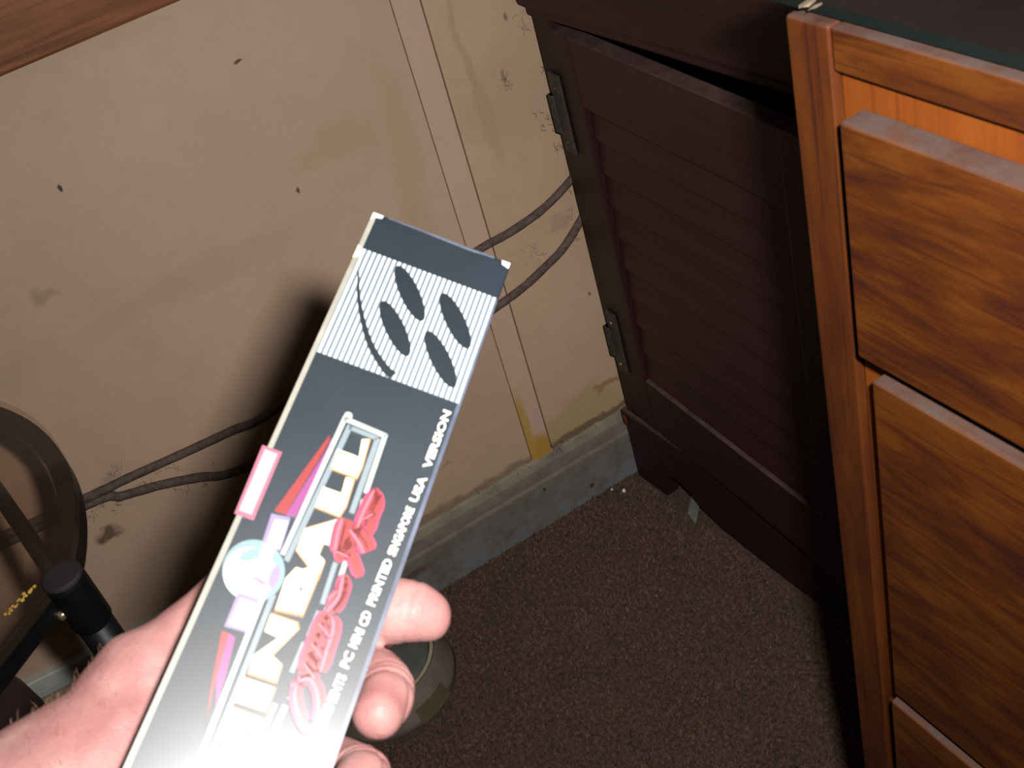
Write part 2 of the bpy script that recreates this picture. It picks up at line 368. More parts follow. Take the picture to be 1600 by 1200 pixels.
def cable(px, ext, name, label, rad, flat, ypl=.9797):
    pts = [at(x, y, 1, ypl) for x, y in px]
    pts = [Vector(e) for e in ext[0]] + pts + [Vector(e) for e in ext[1]]
    bm = bmesh.new(); add_tube(bm, catmull(pts, 9), rad, 12, flat, .05)
    return tag(from_bm(name, bm, M['cable'], None, True), label, 'cable', 'two brown cables slung along the wall')
CY = .9742
cable([(135, 778), (200, 747), (280, 711), (360, 674), (430, 640), (600, 500), (690, 430), (750, 389), (800, 361), (850, 325), (893, 280)], ([(-.55, CY, .40), (-.25, CY, .365)], [(.50, CY, .436), (.56, CY, .46)]),
      'cable', 'smooth round brown cable, the upper of the two on the wall', .0043, 1.0, CY)
cable([(140, 787), (190, 775), (250, 758), (310, 746), (365, 738), (480, 690), (620, 590), (700, 535), (780, 477), (820, 447), (850, 419), (880, 388), (907, 345)], ([(-.55, .9785, .36), (-.25, .9785, .350)], [(.50, .979, .39), (.56, .979, .42)]),
      'cable', 'fluffy dust-covered brown cable, the lower of the two on the wall', .0046, .9)

def fuzz(name, label, clusters):
    bm = bmesh.new()
    for (px, py, rad, n, y) in clusters:
        c = at(px, py, 1, y)
        for _ in range(n):
            p = c + Vector((random.gauss(0, rad), random.uniform(-.002, .001), random.gauss(0, rad * .8))); pts = [p.copy()]
            d = Vector((random.uniform(-1, 1), 0, random.uniform(-1, 1))).normalized()
            for _k in range(5):
                d = (d + Vector((random.gauss(0, .7), random.gauss(0, .08), random.gauss(0, .7)))).normalized(); p = p + d * random.uniform(.0008, .0022); p.y = min(p.y, WY - .0003); pts.append(p.copy())
            add_tube(bm, pts, .00016, 4)
    return tag(from_bm(name, bm, M['dust']), label, 'cobweb', kind='stuff')
fuzz('cobweb', 'wisps of dusty cobweb clinging to the wall along the cables', [(178, 735, .003, 12, .984), (155, 790, .004, 10, .984), (185, 792, .004, 10, .984), (275, 730, .003, 6, .984), (290, 765, .004, 8, .982), (145, 805, .004, 6, .984), (235, 745, .010, 10, .980), (330, 748, .01, 8, .980),
     (792, 122, .0012, 7, .984), (790, 135, .0012, 7, .984), (817, 45, .0015, 6, .984), (810, 25, .002, 3, .984), (885, 297, .005, 10, .982), (890, 330, .0025, 5, .984), (896, 370, .004, 8, .982), (825, 390, .006, 6, .984), (845, 395, .004, 6, .984), (855, 190, .006, 12, .979), (848, 105, .003, 8, .979), (875, 235, .004, 8, .979), (698, 722, .0015, 6, .984), (700, 800, .006, 10, .980), (760, 765, .006, 10, .980), (660, 828, .006, 8, .980), (868, 702, .003, 14, .980), (876, 697, .003, 12, .980), (880, 695, .008, 10, .978), (935, 655, .008, 6, .978), (805, 735, .01, 8, .978)])

# ------------------------------------------------------------------ louvered cabinet
TH = .081
cb = empty('louvered_cabinet', (.461, .967, 0), TH); tag(cb, 'low dark red-brown cabinet with a louvered door standing ajar, against the wall', 'cabinet')
def cpart(name, lo, hi, mat, bev=.0015, parent=cb):                  # (depth, distance from the wall, height)
    return box(name, (lo[0], -hi[1], lo[2]), (hi[0], -lo[1], hi[2]), mat, parent, bev)
bm = bmesh.new()
for lo, hi in (((.018, .006, .03), (.48, .020, .735)), ((.018, .58, .03), (.48, .595, .735)), ((.465, .02, .03), (.48, .58, .735)), ((.018, .02, .09), (.465, .58, .105)), ((.018, .02, .722), (.465, .58, .735))):
    add_box(bm, (lo[0], -hi[1], lo[2]), (hi[0], -lo[1], hi[2]), 0)
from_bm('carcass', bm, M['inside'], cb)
cpart('top_rail', (-.004, -.010, .609), (.018, .60, .741), M['cabh'], .004)
cpart('lower_rail', (0, -.001, .600), (.018, .60, .612), M['cabh'], .002)
cpart('stile', (.001, .005, .10), (.018, .03, .602), M['cab'], .002)
cpart('stile', (.001, .41, .10), (.018, .60, .602), M['cab'], .002)
# plinth with a rounded upper lip, a bracket foot and a cut-out underneath
bm = bmesh.new()
ol = [(-.003, 0), (.052, 0), (.054, .014), (.057, .030), (.064, .042), (.082, .044), (.098, .038), (.115, .026), (.15, .014), (.25, .005), (.60, .003), (.60, .100), (-.003, .100)]
add_extrude(bm, [(-s, z) for s, z in ol], 0, .0, .018); from_bm('plinth', bm, M['cabh'], cb)
bm = bmesh.new(); add_box(bm, (-.004, -.60, .088), (.018, .004, .112), .004, 3); from_bm('plinth_lip', bm, M['cabh'], cb)
bm = bmesh.new(); add_lathe(bm, [(.0001, 0), (.0032, .0002), (.0034, .0008), (.0001, .0011)], 14)
k = from_bm('plug', bm, M['desklight'], cb); k.location = (-.0045, -.006, .101); k.rotation_euler = (0, -math.pi / 2, 0); k.scale = (2.0, 1.05, 1); k['label'] = 'small orange knot of bare wood'
pa = Vector((.500, .892, .026)); pb = at(1081, 812, 2, .002); q = Vector((.2, 1, 0)) * .0105; bm = bmesh.new()
mid = pa.lerp(pb, .72); mid.z = .0065
top_ = [[bm.verts.new(p + q + Vector((0, 0, h))) for p in (pa, mid, pb)] for h in (0, .0015)]; bot_ = [[bm.verts.new(p - q + Vector((0, 0, h))) for p in (pa, mid, pb)] for h in (0, .0015)]
for i in range(2):
    bm.faces.new((top_[1][i], top_[1][i + 1], bot_[1][i + 1], bot_[1][i])); bm.faces.new((top_[0][i], top_[0][i + 1], bot_[0][i + 1], bot_[0][i]))
    bm.faces.new((top_[0][i], top_[0][i + 1], top_[1][i + 1], top_[1][i])); bm.faces.new((bot_[0][i], bot_[0][i + 1], bot_[1][i + 1], bot_[1][i]))
bm.faces.new((top_[0][0], top_[1][0], bot_[1][0], bot_[0][0])); bm.faces.new((top_[0][2], top_[1][2], bot_[1][2], bot_[0][2]))
tag(from_bm('plastic_strip', bm, M['grey_leg']), 'flat grey-green strip poking out from under the cabinet onto the carpet', 'strip')
# door, ajar
dr = empty('door', (.0015, -.012, 0), -TH); dr.parent = cb
dm = Matrix.Translation((.0, 0, 0))
D0, D1, ZB, ZT = 0.0, .385, .1135, .5895
fr = bmesh.new()
T = .018
for lo, hi in (((-T * 0 + 0, -.050, ZB), (T, -D0, ZT)), ((0, -D1, ZB), (T, -D1 + .050, ZT))):
    fr = bmesh.new(); add_box(fr, (lo[0], lo[1], lo[2]), (hi[0], hi[1], hi[2]), .0016); from_bm('door_stile', fr, M['cab'], dr)

fr = bmesh.new()
add_box(fr, (0.0006, -D1 + .049, .520), (T, -.049, ZT - .0005), .0016); from_bm('door_rail', fr, M['cabh'], dr); fr = bmesh.new(); add_box(fr, (0.0006, -D1 + .049, ZB), (T, -.049, .188), .0022)
from_bm('door_rail', fr, M['cabh'], dr)
sl = bmesh.new(); add_extrude(sl, [(.0042, -.0168), (.0095, -.0178), (.0125, .0168), (.0072, .0178)], 1, -D1 + .049, -.049)
bmesh.ops.recalc_face_normals(sl, faces=sl.faces)
sme = bpy.data.meshes.new('slat'); sl.to_mesh(sme); sl.free(); sme.materials.append(M['cabh'])
for i in range(9):
    s = bpy.data.objects.new('slat', sme); COL.objects.link(s); s.parent = dr; s.location = (random.uniform(-.0004, .0004), 0, .5035 - i * .0368)
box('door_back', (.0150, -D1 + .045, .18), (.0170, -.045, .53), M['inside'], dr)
def hinge(zc, bright):
    h = empty('hinge', (0, 0, zc)); h.parent = cb
    h = h
    bm = bmesh.new(); add_box(bm, (-.0045, -.018, -.041), (-.0025, .002, .043), .0006)
    add_tube(bm, [Vector((-.003, .0025, -.020)), Vector((-.003, .0025, .020))], .0048, 10)
    add_box(bm, (-.005, -.001, -.021), (.012, .0055, .019), .0008)
    o = from_bm('hinge_leaf', bm, M['metal'], h)
    return h
for zc, br in ((.503, 0), (.222, 1)):
    bm = bmesh.new(); add_box(bm, (-.0035, -.020, -.041), (-.0010, -.001, .043), .0006)
    add_tube(bm, [Vector((-.003, .0005, -.020)), Vector((-.003, .0005, .019))], .0046, 10)
    add_box(bm, (-.006, -.004, -.021), (.010, .0055, .019), .0008)
    hg = from_bm('hinge', bm, M['metal'], dr); hg.location = (0, 0, zc)
    for dz, dy in ((.028, -.010), (-.030, -.010)):
        sc_ = bmesh.new(); add_lathe(sc_, [(.0001, 0), (.0026, .0001), (.0022, .0010), (.0001, .0014)], 12)
        so = from_bm('screw', sc_, M['screw'] if br else M['metal'], dr, True); so.location = (-.0035, dy, zc + dz); so.rotation_euler = (0, -math.pi / 2, 0)

# ------------------------------------------------------------------ chest of drawers
TD = .03
KD = .72
ch = empty('chest_of_drawers', (.375 * KD, .4835 * KD, 0), TD); tag(ch, 'orange-brown varnished chest of drawers with dusty drawer edges, at the right', 'chest of drawers')
def hz(z): return 1 - KD + KD * z
def hpart(name, lo, hi, mat, bev=.0015, parent=ch, z0=None): return box(name, (lo[0] * KD, -hi[1] * KD, hz(lo[2]) if z0 is None else z0), (hi[0] * KD, -lo[1] * KD, hz(hi[2])), mat, parent, bev, 3)
LEN = 1.05
hpart('side_panel', (.004, .001, 0), (.60, .016, .738), M['deskv'], z0=0)
hpart('side_panel', (.004, LEN - .016, 0), (.60, LEN, .738), M['deskv'], z0=0)
hpart('back_panel', (.59, .016, 0), (.60, LEN - .016, .738), M['inside'], z0=.02)
hpart('top_panel', (.010, .016, .722), (.59, LEN - .016, .7425), M['cabh'])
hpart('stile', (0, 0, 0), (.02, .0325, .7405), M['stile'], .0022, z0=0)
hpart('stile', (0, LEN - .0345, 0), (.02, LEN, .7405), M['deskv'], .003, z0=0)
hpart('top_rail', (.0001, .0342, .7165), (.02, LEN - .0342, .7405), M['desk'], .0012)
hpart('recess_board', (.0065, .0335, .03), (.02, LEN - .0335, .7175), M['desklight'], 0, z0=.06)
hpart('bottom_rail', (.0003, .0342, 0), (.02, LEN - .0342, -.28), M['desk'], .002, z0=.0)
for z0, z1, s0 in ((.5405, .6965, .0475), (.2180, .5270, .0575), (-.10, .2045, .0530), (-.275, -.105, .0475)):
    d = empty('drawer', (0, -s0 * KD, hz(z0))); d.parent = ch; hh = (z1 - z0) * KD
    box('drawer_front', (-.0115 * KD, -.93 * KD, 0), (.0065 * KD, 0, hh), M['desk'], d, .0018, 3)
    box('drawer_box', (.0065 * KD, -.90 * KD, .01), (.30, -.03, hh - .015), M['inside'], d, 0)

# worktop sheet lying on the chest
bm = bmesh.new(); y0, y1 = -.42, .3625; ZS = hz(.7426)
add_extrude(bm, [(.3800 * KD, y1), (.3800 * KD + .03 * (y1 - y0), y0), (.74, y0), (.74, y1)], 2, ZS, ZS + .0045)
wt = from_bm('worktop', bm, M['slab']); wt.data.materials.append(M['edge'])
for p in wt.data.polygons:
    if abs(p.normal.z) < .5: p.material_index = 1
tag(wt, 'thin dark brown worktop sheet with a blackish green edge, lying on the chest of drawers', 'worktop')
for k, (px, py) in enumerate(((1262, 5), (1274, 10), (1395, 22), (1597, 32))):
    p = at(px, py, 2, ZS + .005)
    if k < 2:
        bm = bmesh.new(); bmesh.ops.create_icosphere(bm, subdivisions=1, radius=.0022 - .0005 * k)
        for v in bm.verts: v.co *= random.uniform(.7, 1.3)
        o = from_bm('paint_fleck', bm, M['dust']); o.location = p; o.scale = (2, 1, .3)
        tag(o, ('larger' if k == 0 else 'smaller') + ' pale fleck on the worktop edge above the corner of the chest', 'fleck', 'pale flecks on the worktop')

# ------------------------------------------------------------------ crumbs on the carpet
for k, (px, py, r, lab) in enumerate(((975, 767, .0024, 'bright white crumb on the carpet below the skirting, by the cabinet foot'), (956, 765, .0014, 'tiny cream crumb left of the bright white crumb on the carpet'))):
    bm = bmesh.new(); bmesh.ops.create_icosphere(bm, subdivisions=2, radius=r)
    for v in bm.verts: v.co *= random.uniform(.8, 1.2)
    o = from_bm('crumb', bm, M['white']); o.location = at(px, py, 2, .004); tag(o, lab, 'crumb', 'crumbs on the carpet')

# ------------------------------------------------------------------ glass table with black tubular frame
TC = Vector((-.333, .712)); TR, TZ = .2645, .56
tb = empty('glass_table', (TC.x, TC.y, 0)); tag(tb, 'smoked-glass side table with a curved black metal rim and tubular leg', 'table')
def outline(r): return [(r * math.cos(math.radians(a_)), r * math.sin(math.radians(a_))) for a_ in np.linspace(-24, 284, 110)]    # curved, with one straight side between two legs
def slab_ring(name, ro, ri, za, zb, mat):
    bm = bmesh.new(); O, I = outline(ro), (outline(ri) if ri else None); n = len(O)
    def loop(pts, z): return [bm.verts.new((x, y, z)) for x, y in pts]
    oa, ob = loop(O, za), loop(O, zb)
    for k in range(n): bm.faces.new((oa[k], oa[(k + 1) % n], ob[(k + 1) % n], ob[k]))
    if I:
        ia, ib = loop(I, za), loop(I, zb)
        for k in range(n):
            j = (k + 1) % n; bm.faces.new((ia[k], ib[k], ib[j], ia[j])); bm.faces.new((oa[k], ia[k], ia[j], oa[j])); bm.faces.new((ob[k], ob[j], ib[j], ib[k]))
    else: bm.faces.new(oa); bm.faces.new(ob)
    return from_bm(name, bm, mat, tb)
slab_ring('rim', TR - .0004, TR - .013, TZ - .019, TZ - .0062, M['blackmetal'])
slab_ring('glass_top', TR + .0006, None, TZ - .006, TZ, M['glass'])
legs = []
for k, (tx, ty) in enumerate(((.239, -.115), (.064, -.262), (-.19, .188))):
    legs.append(Vector((tx, ty, 0)))
    bm = bmesh.new(); add_tube(bm, [Vector((tx, ty, .002)), Vector((tx, ty, .523))], .0112, 24)
    lg = from_bm('leg', bm, M['blackmetal'], tb, True)
    bm = bmesh.new(); add_lathe(bm, [(.0118, .522), (.0124, .5235), (.0124, .558), (.0118, .5605)], 32, (tx, ty, 0)); from_bm('sleeve', bm, M['blackmetal'], lg)
    bm = bmesh.new(); add_lathe(bm, [(.0116, .5600), (.0122, .5612), (.0119, .5630), (.0112, .5638)], 32, (tx, ty, 0)); from_bm('cap', bm, M['capm'], lg)
    bm = bmesh.new(); add_tube(bm, [Vector((tx, ty, 0)), Vector((tx, ty, .016))], .0135, 20); from_bm('rubber_foot', bm, M['capm'], lg)
    bm = bmesh.new(); c_ = Vector((tx, ty, .541)); u_ = Vector((-.85, -.35, 0)).normalized() if k == 0 else Vector((-tx, -ty, 0)).normalized()
    add_tube(bm, [c_ + u_ * .008, c_ + u_ * .0145, c_ + u_ * .0155], [.0032, .0032, .0015], 12); from_bm('screw', bm, M['screw'], lg, True)
bm = bmesh.new()
for i in range(26):
    t = i / 25; c = at(10 + 42 * t + random.gauss(0, 2), 960 - 42 * t + random.gauss(0, 2), 2, TZ + .0005)
    r = random.uniform(.0006, .0015); mt = Matrix.Translation(c) @ Matrix.Diagonal((1, 1, .7, 1))
    bmesh.ops.create_icosphere(bm, subdivisions=1, radius=r, matrix=mt)
tag(from_bm('dried_crumbs', bm, M['crumb']), 'line of yellow dried crumbs along the edge of the glass table top', 'crumbs', kind='stuff')

pa = Vector((.235, -.110, .545)); d = Vector((-.03, .20, 0)).normalized()
bm = bmesh.new(); add_tube(bm, [pa, pa + d * .31], .0055, 12); from_bm('brace', bm, M['blackmetal'], tb, True)

# low footstool, mostly outside the frame
fs = empty('footstool', (-.268, .735, 0)); tag(fs, 'dark plum leather footstool, its rounded edge below the glass table at the left', 'stool')
bm = bmesh.new(); add_lathe(bm, [(.001, .395), (.05, .394), (.075, .386), (.086, .370), (.088, .350), (.084, .335), (.07, .330), (.001, .330)], 48); from_bm('seat', bm, M['stool'], fs, True)
for k in range(4):
    a = k * math.pi / 2 + .6; x, y = math.cos(a) * .055, math.sin(a) * .055
    bm = bmesh.new(); add_tube(bm, [Vector((x * 1.1, y * 1.1, 0)), Vector((x, y, .333))], [.008, .011], 12); from_bm('leg', bm, M['blackmetal'], fs, True)

# ------------------------------------------------------------------ bowl on the carpet
bw = empty('pet_bowl', (.068, .900, 0)); tag(bw, 'shallow taupe bowl with an olive rim on the carpet, behind the fingers', 'bowl')
bm = bmesh.new(); add_lathe(bm, [(.079, .002), (.0815, .004), (.080, .012), (.068, .040), (.0655, .0445), (.062, .043), (.058, .030), (.050, .014), (.001, .012), (.001, .002)], 72); from_bm('body', bm, M['bowl'], bw, True)
bm = bmesh.new(); add_lathe(bm, [(.0675, .0425), (.0665, .0452), (.0640, .0456), (.0615, .0432)], 72, closed=True); from_bm('rim', bm, M['bowlrim'], bw, True)
bm = bmesh.new(); add_lathe(bm, [(.0612, .0425), (.0572, .0302), (.0492, .0146), (.001, .0126), (.001, .0128), (.0488, .0152), (.0566, .0306), (.0606, .0430)], 72); from_bm('lining', bm, M['bowlin'], bw, True)
bm = bmesh.new()
rows = [[bm.verts.new(((.0818 - (z - .006) * .42) * math.cos(a), (.0818 - (z - .006) * .42) * math.sin(a), z)) for a in [math.radians(-84 + 2.6 * i) for i in range(13)]] for z in (.007, .013, .019, .024)]
for p, q in zip(rows, rows[1:]):
    for i in range(12): bm.faces.new((p[i], p[i + 1], q[i + 1], q[i]))
o = from_bm('patch', bm, M['olive'], bw, True); o.scale = (1.035, 1.035, 1); o['label'] = 'olive patch on the side of the bowl'
bm = bmesh.new(); bmesh.ops.create_uvsphere(bm, u_segments=24, v_segments=14, radius=.017)
bl = from_bm('ball', bm, M['magenta'], None, True); bl.location = (.090, .912, .0305); tag(bl, 'dark magenta ball lying in the taupe bowl', 'ball')

# ------------------------------------------------------------------ the carton held in the hand
LV = np.array([799, -2468, 1838.]); LV /= np.linalg.norm(LV)
SV = np.array([31005, 11407, 1838.]); SV /= np.linalg.norm(SV)
SV = SV - LV * (SV @ LV); SV /= np.linalg.norm(SV)
NV = np.cross(SV, LV)
t3 = math.radians(3.0); LV, NV = LV * math.cos(t3) + NV * math.sin(t3), NV * math.cos(t3) - LV * math.sin(t3)
def c2w(v): return RIGHT * float(v[0]) - UP * float(v[1]) + FWD * float(v[2])
SW, LW, NW = c2w(SV), c2w(LV), c2w(NV)
Z1 = .052 / .1243
TLp = CAM + c2w(np.array([-217 / 1838, -270 / 1838, 1]) * Z1)
BM = Matrix(((SW.x, LW.x, NW.x, TLp.x), (SW.y, LW.y, NW.y, TLp.y), (SW.z, LW.z, NW.z, TLp.z), (0, 0, 0, 1)))
def uv(px, py, wn=0.0):
    r = np.array([px - 800, py - 600, 1838.]) / 1838; t0 = np.array([-217 / 1838, -270 / 1838, 1]) * Z1
    p = r * (((t0 + wn * NV) @ NV) / (r @ NV)) - t0; return (float(p @ SV), float(p @ LV))
BWID, BLEN, BTH = .0525, .242, .017
carton = empty('software_carton'); carton.matrix_world = BM
tag(carton, 'narrow glossy black pinball game carton held up in the hand, striped emblem at its top', 'box')
bm = bmesh.new(); add_box(bm, (0, -BLEN, -BTH), (BWID, 0, 0), .0011, 3); from_bm('carton_body', bm, M['board'], carton)
LAY = [0.00002]
def flat(name, polys, mat, lift=None, label=None, th=.00006):
    z = LAY[0] if lift is None else lift
    if lift is None: LAY[0] += .00002
    bm = bmesh.new()
    for poly in polys:
        A = [bm.verts.new((x, y, z)) for x, y in poly]; B = [bm.verts.new((x, y, z + th)) for x, y in poly]
        n = len(poly)
        for k in range(n): bm.faces.new((A[k], A[(k + 1) % n], B[(k + 1) % n], B[k]))
        bm.faces.new(B); bm.faces.new(A[::-1])
    bmesh.ops.triangulate(bm, faces=[f for f in bm.faces if len(f.verts) > 4])
    o = from_bm(name, bm, mat, carton)
    if label: o['label'] = label
    return o
def P(*pts): return [uv(x, y) for x, y in pts]
def ribbon(pts, wd, n=6, taper=False):
    """outline of a stroke following the points, in carton coordinates"""
    c = [Vector((*uv(x, y), 0)) for x, y in pts]; c = catmull(c, n) if len(c) > 2 else c
    L_, R_ = [], []
    for i, p in enumerate(c):
        d = (c[min(i + 1, len(c) - 1)] - c[max(i - 1, 0)]).normalized(); q = Vector((-d.y, d.x, 0))
        t = i / (len(c) - 1); ww = wd * (.5 if not taper else (.15 + .85 * t) * .5)
        if not taper: ww *= min(1, .55 + 3 * min(t, 1 - t))
        L_.append(tuple((p + q * ww)[:2])); R_.append(tuple((p - q * ww)[:2]))
    return [[L_[i], L_[i + 1], R_[i + 1], R_[i]] for i in range(len(c) - 1)]
def ell(cx, cy, ax_, ay_, bw, n=28):
    """ellipse at pixel (cx, cy) with long half axis (ax, ay) px and half width bw px"""
    q = Vector((-ay_, ax_)).normalized() * bw
    return P(*[(cx + ax_ * math.cos(t) + q.x * math.sin(t), cy + ay_ * math.cos(t) + q.y * math.sin(t)) for t in [2 * math.pi * k / n for k in range(n)]])
# bare card edges along both long sides and scuffed corners
flat('card_edge', [[(.0002, -BLEN), (.0019, -BLEN), (.0019, -.001), (.0002, -.001)]], M['creamcard'], label='cream bare card edge')
flat('card_edge', [[(BWID - .0014, -BLEN), (BWID - .0001, -BLEN), (BWID - .0001, -.018), (BWID - .0014, -.018)]], M['bluecard'], label='bluish worn card edge')
flat('scuff', [[(.0003, -.0004), (.0042, -.0004), (.0040, -.0018), (.0016, -.0024), (.0003, -.0040)]], M['white_ink'], label='white scuff on the top left corner')
flat('scuff', [[(BWID - .0003, -.0004), (BWID - .0036, -.0004), (BWID - .0030, -.0022), (BWID - .0003, -.0030)]], M['white_ink'], label='white scuff on the top right corner')
flat('scuff', [[(.0001, -.016), (.0026, -.0175), (.0024, -.0205), (.0001, -.022)]], M['cream_ink'], label='white scuff on the left edge')
flat('scuff', [[(.006, -.0003), (.020, -.0003), (.034, -.0003), (.046, -.0003), (.046, -.0008), (.034, -.0013), (.020, -.0010), (.006, -.0009)]], M['bluecard'])
# striped emblem
e0, e1 = .0019, BWID - .0006
bot = -.0625; top = -.0170
flat('emblem_panel', [[(e0, bot), (e1, bot), (e1, top), (e0, top)]], M['stripe_ink'], label='pale striped panel of the emblem')
ns = 27; st = []
for i in range(ns):
    x = e0 + (e1 - e0) * (i + .22) / ns; st.append([(x, bot), (x + .00092, bot), (x + .00092, top), (x, top)])
flat('emblem_stripes', st, M['white_ink'], label='white pinstripes of the emblem')
for (x, y, ax_, ay_) in ((640, 459, 20, 43), (617, 514, 20.5, 43), (711, 502, 21, 43), (688, 562, 21.5, 44)):
    flat('emblem_oval', [ell(x, y, ax_, ay_, 15)], M['dark_ink'])
flat('emblem_arc', ribbon([(560, 424), (560, 460), (566, 498), (579, 540), (600, 574), (614, 588)], .0034, 6, True), M['dark_ink'])
# pink label at the left
flat('pink_label', [P((410, 696), (441, 707), (396, 814), (366, 803))], M['rose_ink'], label='pink-edged white rectangle')
flat('pink_label_centre', [P((414, 702), (434, 710), (393, 805), (373, 798))], M['pinkw_ink'])
# rays beside the title
flat('ray', [P((515, 680), (428, 799), (446, 805), (514, 692))], M['red_ink'], label='red and pink ray')
flat('ray', [P((518, 684), (512, 700), (446, 806), (462, 808), (520, 706))], M['mag_ink'])
flat('ray', [P((346, 986), (358, 990), (338, 1060), (324, 1120), (320, 1150), (328, 1080))], M['red_ink'])
flat('ray', [P((358, 990), (368, 996), (352, 1060), (336, 1110), (338, 1060))], M['mag_ink'])
flat('ray_block', [P((424, 803), (454, 810), (438, 862), (408, 852))], M['lav_ink'])
flat('ray_block', [P((430, 812), (450, 816), (436, 858), (416, 850))], M['white_ink'])
# ball picture
def ringpoly(cx, cy, r): return ell(cx, cy, r, 0, r, 36)
flat('ball_picture', [ringpoly(396, 893, 49)], M['cyan_ink'], label='silver pinball picture')
flat('ball_shine', [ringpoly(390, 897, 41)], M['white_ink'])
flat('ball_tint', [ell(392, 868, 18, -6, 9)], M['cyan_ink']); flat('ball_tint', [ell(428, 903, 6, -18, 8)], M['lav_ink'])
flat('ball_tint', [P((411, 850), (431, 856), (421, 884), (402, 880))], M['pinkw_ink']); flat('ball_tint', [ell(408, 910, 14, 8, 4)], M['lav_ink'])
flat('ray_block', [P((372, 926), (402, 936), (386, 990), (350, 980))], M['lav_ink'])
flat('ray_block', [P((376, 936), (400, 944), (384, 984), (358, 976))], M['white_ink'])
# double frame round the title
def line(name, pts, wd, mat): return flat(name, sum([ribbon(pts[i:i + 2], wd, 1) for i in range(len(pts) - 1)], []), mat)
def strip(name, a, b, px, mat):
    a = Vector(a); b = Vector(b); q = Vector((-(b - a).y, (b - a).x)).normalized() * px / 2
    return [P(tuple(a + q), tuple(b + q), tuple(b - q), tuple(a - q))]
fo = strip('', (540, 652), (441, 868), 8, 0) + strip('', (418, 915), (300, 1215), 9, 0) + strip('', (537, 655), (603, 683), 8, 0) + strip('', (602, 680), (571, 772), 8, 0) + strip('', (568, 782), (556, 822), 8, 0) + strip('', (540, 878), (532, 902), 8, 0) + strip('', (514, 945), (508, 960), 9, 0) + strip('', (497, 985), (494, 992), 8, 0) + strip('', (486, 1000), (482, 1006), 9, 0) + strip('', (477, 1040), (462, 1072), 9, 0) + strip('', (457, 1086), (452, 1095), 9, 0) + strip('', (446, 1103), (390, 1225), 9, 0)
flat('title_frame', fo + [ell(544, 651, 6, 3, 6)], M['palew_ink'], label='outer white line framing the title')
fi = strip('', (547, 666), (447, 878), 9, 0) + strip('', (427, 930), (330, 1180), 9, 0) + strip('', (545, 669), (590, 687), 7, 0) + strip('', (590, 686), (549, 803), 9, 0) + strip('', (524, 880), (503, 945), 8, 0) + strip('', (498, 956), (481, 996), 8, 0) + strip('', (475, 1005), (455, 1052), 8, 0) + strip('', (430, 1100), (375, 1225), 9, 0)
flat('title_frame', fi, M['pale_ink'], label='inner blue-grey line framing the title')
# title letters, reading upwards
LET = {'L': [(577, 688), (565, 731), (557, 748), (517, 733), (527, 703), (552, 712), (560, 716), (565, 688)],
       'L2': [(553, 750), (540, 792), (530, 808), (492, 793), (505, 762), (533, 772), (540, 747)],
       'A': [(531, 812), (476, 828), (463, 861), (481, 885), (497, 905), (507, 877), (498, 868), (505, 851), (515, 854), (521, 838)],
       'B': [(462, 888), (473, 891), (480, 888), (497, 893), (495, 906), (472, 962), (430, 953), (446, 905)],
       'N': [(423, 961), (463, 975), (465, 985), (425, 1025), (440, 1039), (431, 1066), (388, 1052), (396, 1025), (434, 998), (413, 988)],
       'I': [(382, 1060), (429, 1076), (414, 1113), (368, 1098)],
       'P': [(363, 1107), (409, 1124), (399, 1152), (381, 1146), (366, 1186), (344, 1178), (354, 1135)]}
for nm, pts in LET.items():
    cx = sum(p[0] for p in pts) / len(pts); cy = sum(p[1] for p in pts) / len(pts)
    flat('letter_outline', [P(*[(cx + (x - cx) * 1.07 + .8, cy + (y - cy) * 1.07 + .8) for x, y in pts])], M['orange_ink'])
    flat('letter', [P(*pts)], M['cream_ink'])
flat('letter_hole', [ell(470, 922, 2, -4, 2)], M['dark_ink'])
# script word in red, strokes as seen
strokes = [[(470, 1058), (462, 1085), (467, 1115), (480, 1138), (494, 1132), (499, 1105), (494, 1075), (480, 1062), (455, 1075)],
           [(468, 1062), (484, 1048), (492, 1020)], [(476, 1038), (494, 1062)], [(482, 1022), (500, 1048)], [(488, 1006), (506, 1032)], [(494, 992), (512, 1018)], [(500, 976), (518, 1000)], [(506, 965), (522, 985)],
           [(502, 1052), (512, 1018), (522, 985), (520, 965)], [(470, 1050), (486, 1010), (500, 975), (512, 958)], [(512, 958), (530, 935), (538, 900)], [(522, 958), (534, 930), (541, 905)], [(514, 940), (528, 925)],
           [(528, 880), (536, 850), (545, 815)], [(524, 868), (528, 840), (536, 812)], [(540, 845), (553, 880), (561, 904)], [(548, 830), (562, 850), (570, 866)], [(556, 828), (572, 845), (580, 862)],
           [(560, 826), (570, 800), (586, 768)], [(575, 838), (582, 810), (590, 788), (584, 766)], [(566, 815), (584, 805)], [(536, 862), (552, 840), (560, 820)], [(545, 872), (520, 860)], [(578, 800), (592, 776)]]
flat('script_outline', sum([ribbon(s, .0044 if i else .0042) for i, s in enumerate(strokes)], []), M['pink_ink'], label='red and pink script word beside the title', th=.00004)
flat('script_stroke', sum([ribbon([(x + 1, y - 1) for x, y in s], .0026) for s in strokes], []), M['red_ink'], th=.00004)
flat('script_shine', sum([ribbon([(x - 2, y) for x, y in s], .0010) for s in strokes[::2]], []), M['rose_ink'], th=.00004)
